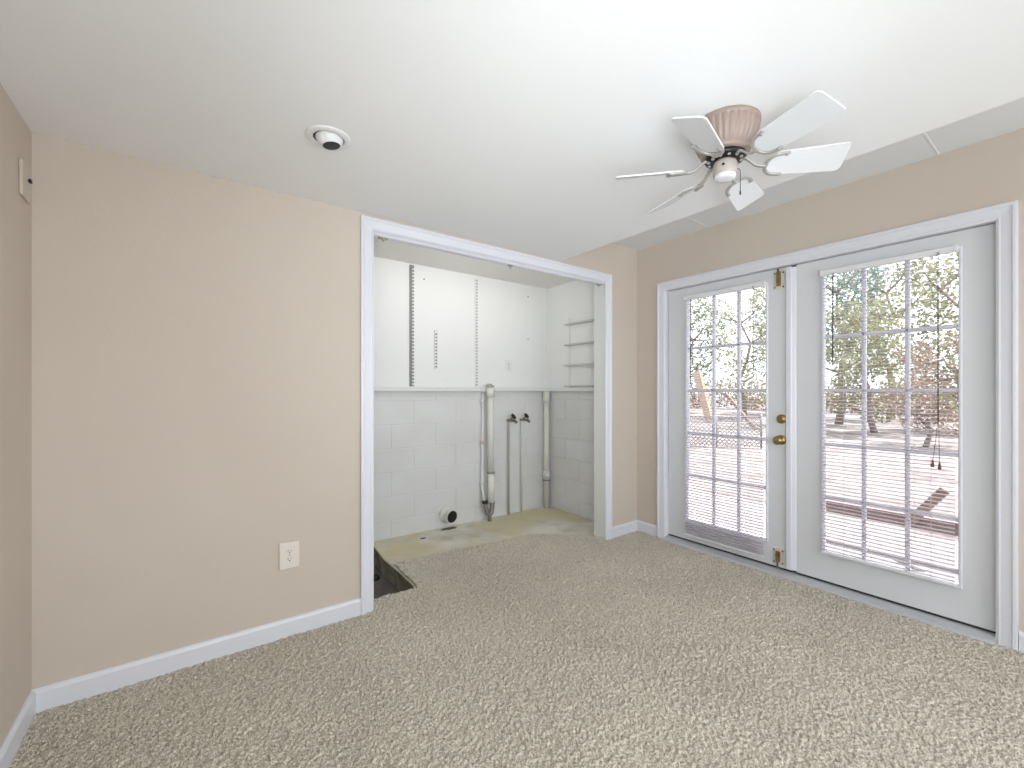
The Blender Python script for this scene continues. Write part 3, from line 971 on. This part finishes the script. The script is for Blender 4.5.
# dryer duct stub sticking out of the back wall
DX, DZc = 1.835, 0.105
md = facing((DX, YCB, DZc), (0.10, -1, 0))
o = empty('duct_stub', (DX, YCB, DZc), 'white round pipe stub with black bore low on the closet back wall', 'pipe stub')
MB().lathe([(0.066, 0.0), (0.066, 0.014), (0.058, 0.017), (0.057, 0.095), (0.060, 0.097), (0.060, 0.112), (0.057, 0.114), (0.0535, 0.112), (0.0525, 0.02), (0.01, 0.018)], md, 40).build('pipe', M['pvc'], o)
MB().lathe([(0.0527, 0.104), (0.0527, 0.022), (0.004, 0.021)], md, 40).build('bore', M['black'], o)
# stains on the slab
def stain(x, y, rx, ry, lab, pm, seed):
    rr = random.Random(seed)
    pts = [(x + rx * math.cos(t) * rr.uniform(0.7, 1.1), y + ry * math.sin(t) * rr.uniform(0.7, 1.1)) for t in [2 * PI * k / 22 for k in range(22)]]
    b = MB().loft([[(a, c, -0.011) for a, c in pts], [(a, c, -0.0092) for a, c in pts]])
    tag(b.build('floor_stain', M[pm], origin=(x, y, -0.006)), lab, 'stain')


M['stain'] = mat('rust brown stain', (112, 96, 80), 0.9, var=(30, (134, 118, 98), 0.2))
stain(1.84, 3.44, 0.085, 0.035, 'brown stain on the slab beneath the round pipe stub', 'stain', 4)
tag(MB().lathe([(0.022, -0.0105), (0.020, -0.0094), (0.006, -0.0092)], T(1.544, 3.344, 0), 20, lambda t, z: 1 + 0.2 * math.cos(2 * t)).build('floor_hole', M['black'], origin=(1.544, 3.344, -0.006)), 'small black hole in the closet slab', 'hole')

# bi-fold track under the closet header
o = empty('closet_track', ((OX0 + OX1) / 2, YB + 0.06, OZ + 0.012), 'white folding-door track with dark slot under the closet header', 'door track')
t0, t1, zt = YB + 0.012, YB + 0.052, OZ + 0.012
b = MB().box(OX0 + 0.006, OX1 - 0.006, t0, t0 + 0.012, zt - 0.024, zt).box(OX0 + 0.006, OX1 - 0.006, t1 - 0.012, t1, zt - 0.024, zt)
b.build('channel', M['trim'], o)
MB().box(OX0 + 0.006, OX1 - 0.006, t0 + 0.012, t1 - 0.012, zt - 0.018, zt - 0.001).build('slot', M['dark'], o)
for x, w in ((0.872, 0.05), (1.775, 0.03), (2.672, 0.05)):
    MB().box(x - w / 2, x + w / 2, t0 + 0.004, t1 - 0.004, zt - 0.030, zt - 0.012).tube([(x, t0 + 0.02, zt - 0.028), (x, t0 + 0.02, zt - 0.044)], 0.006, 10).build('pivot_bracket', M['greyarm'], o)

# ------------------------------------------------------------------ outdoors
tag(MB().box(-40, 70, -50, 70, GZ - 0.3, GZ).build('ground', M['ground']), 'pale leaf-strewn yard beyond the doors', 'ground', kind='structure')
tag(MB().box(XR + 0.125, 5.4, -1.6, 4.2, GZ, GZ + 0.05).build('patio_floor', M['patio'], bevel=0.01), 'pale concrete patio outside the doors', 'patio', kind='structure')

tag(MB().box(XR + 0.12, 4.10, -3.2, 4.6, 2.46, 2.60).build('roof_eave', M['outwall']), 'roof eave over the outer side of the doors', 'eave', kind='structure')

o = empty('timber_rail', (4.62, 0.5, GZ + 0.05), 'low brown timber rail on short posts outside the right door', 'timber rail')
MB().box(4.57, 4.67, -1.2, 1.80, 0.140, 0.238).build('beam', M['wood_rail'], o, bevel=0.006)
for y in (-1.0, 0.35, 1.68):
    MB().box(4.575, 4.665, y - 0.045, y + 0.045, GZ + 0.05, 0.140).build('post', M['wood_rail'], o, bevel=0.004)
# a short board nailed slantwise to the rail, its top end sticking up
mtx = T(4.556, 0.872, 0.192) @ Matrix.Rotation(math.atan2(0.255, -0.175), 4, 'X')
MB().box(-0.013, 0.013, -0.03, 0.345, -0.032, 0.032, mtx).build('slanted_board', M['wood_brown'], o, bevel=0.003)


def board(name, p0, p1, w, t, pm, lab, cat):
    p0, p1 = Vector(p0), Vector(p1)
    d = (p1 - p0).normalized()
    a = d.cross(Vector((1, 0, 0))).normalized()
    n = d.cross(a).normalized()
    b = MB().loft([[p + a * w * i + n * t * j for i, j in ((-1, -1), (1, -1), (1, 1), (-1, 1))] for p in (p0, p1)])
    ob = b.build(name, M[pm], origin=p0, bevel=0.004)
    tag(ob, lab, cat)
    return ob


# timbers farther out in the yard, left door
board('timber', (18.0, 9.93, GZ), (18.0, 10.55, 2.08), 0.15, 0.10, 'wood_tan', 'tan leaning timber seen through the left door', 'timber')
board('timber', (16.0, 7.15, GZ), (16.2, 8.35, 1.15), 0.05, 0.05, 'wood_brown', 'thin brown leaning timber seen through the left door, right of the tan one', 'timber')

# low diamond wire fence
o = empty('wire_fence', (10.2, 5.4, GZ), 'low diamond wire fence in the yard seen through the left door', 'fence')
A, Bp = Vector((9.7, 6.3, GZ)), Vector((10.9, 4.75, GZ))
L = (Bp - A).length
d = (Bp - A) / L
wf = MB()
hf, st = 0.72, 0.10
k = -int(hf / st)
while k * st < L:
    for s in (1, -1):
        s0, s1 = k * st, k * st + hf
        a0, a1 = max(0, s0), min(L, s1)
        if a1 > a0:
            z0, z1 = (a0 - s0, a1 - s0) if s > 0 else (hf - (a0 - s0), hf - (a1 - s0))
            wf.tube([A + d * a0 + Vector((0, 0, z0 + 0.03)), A + d * a1 + Vector((0, 0, z1 + 0.03))], 0.007, 4)
    k += 1
wf.build('wire_mesh', M['wire'], o)
for t in (0, 0.5, 1):
    p = A + d * L * t
    MB().tube([p, p + Vector((0, 0, 0.82))], 0.022, 10).build('fence_post', M['wire'], o)
MB().tube([A + Vector((0, 0, 0.75)), Bp + Vector((0, 0, 0.75))], 0.014, 8).build('top_rail', M['wire'], o)


# trees
def leaf_cloud(mb, rr, c, rx, rz, n, size):
    for _ in range(n):
        while True:
            p = Vector((rr.uniform(-1, 1), rr.uniform(-1, 1), rr.uniform(-1, 1)))
            if 0.25 < p.length < 1:
                break
        q = Vector((c[0] + p.x * rx, c[1] + p.y * rx, c[2] + p.z * rz))
        u = Vector((rr.gauss(0, 1), rr.gauss(0, 1), rr.gauss(0, 0.7))).normalized()
        w = u.orthogonal().normalized()
        w = (w * math.cos(rr.uniform(0, PI)) + u.cross(w) * math.sin(rr.uniform(0, PI))).normalized()
        s = size * rr.uniform(0.6, 1.3)
        nn = u.cross(w) * s * 0.12
        mb.add([q - u * s, q - w * s * 0.45 + nn, q + u * s, q + w * s * 0.45 + nn], [(0, 1, 2), (0, 2, 3)])


def tree(x, y, h, spread, n, leaf, pm, lab, seed, low=0.35):
    rr = random.Random(seed)
    o = empty('yard_tree', (x, y, GZ), lab, 'tree', 'trees beyond the doors')
    tk = MB()
    path = [Vector((x + rr.uniform(-0.15, 0.15) * i, y + rr.uniform(-0.15, 0.15) * i, GZ + h * 0.8 * i / 5)) for i in range(6)]
    tk.tube(path, [h * 0.022 * (1 - 0.15 * i) for i in range(6)], 9)
    lv = MB()
    nb = 11
    for k in range(nb):
        f = low + (0.97 - low) * k / (nb - 1)
        base = path[min(5, int(f / 0.8 * 5))]
        a = k * 2.4 + rr.uniform(-0.4, 0.4)
        sp = spread * (1.0 - 0.55 * abs(f - 0.6)) * rr.uniform(0.55, 0.9)
        tip = Vector((base.x + sp * math.cos(a), base.y + sp * math.sin(a), GZ + h * f))
        mid = (base + tip) / 2 + Vector((0, 0, -0.1))
        tk.tube([base, mid, tip], [h * 0.009, h * 0.006, h * 0.003], 6)
        leaf_cloud(lv, rr, tip, spread * 0.50, h * 0.13, int(n * 2.6) // nb, leaf * 0.62)
    tk.build('trunk', M['bark'], o)
    lv.build('foliage', M[pm], o)


TREES = [
    (25.5, 15.6, 7.2, 2.0, 1300, 0.19, 'leaf_green', 'green leafy tree at the left edge of the left door glass'),
    (22.0, 10.4, 5.8, 1.5, 900, 0.14, 'leaf_olive', 'olive leafy tree in the middle of the left door glass'),
    (28.0, 11.2, 7.8, 1.9, 1100, 0.18, 'leaf_green', 'taller green tree behind the olive one, right part of the left door glass'),
    (21.0, 6.2, 6.6, 1.7, 1500, 0.15, 'leaf_blue', 'bluish green tree at the upper left of the right door glass'),
    (17.5, 4.2, 4.2, 1.2, 1300, 0.12, 'leaf_olive', 'short olive tree in the middle of the right door glass'),
    (27.0, 5.9, 7.6, 1.9, 900, 0.18, 'leaf_green', 'thin green tree behind the short olive one in the right door glass'),
    (21, 2.6, 6.2, 1.6, 1300, 0.15, 'leaf_olive', 'olive tree at the right edge of the right door glass'),
    (14.5, 2.5, 2.6, 0.9, 900, 0.09, 'leaf_rust', 'rust brown bush-like tree low in the right door glass'),
]
for i, (x, y, h, sp, n, lf, pm, lab) in enumerate(TREES):
    tree(x, y, h, sp, n, lf, pm, lab, 20 + i, 0.2 if pm in ('leaf_rust', 'leaf_olive') else 0.35)

rr = random.Random(77)
lv = MB()
for k in range(60):
    t = k / 59
    leaf_cloud(lv, rr, (33.5 + rr.uniform(-1.5, 1.5), -4 + 28 * t, GZ + rr.uniform(0.4, 1.4)), 1.5, 1.1, 170, 0.13)
ug = lv.build('undergrowth', M['leaf_rust'])
tag(ug, 'brownish undergrowth along the far side of the yard', 'undergrowth', kind='stuff')
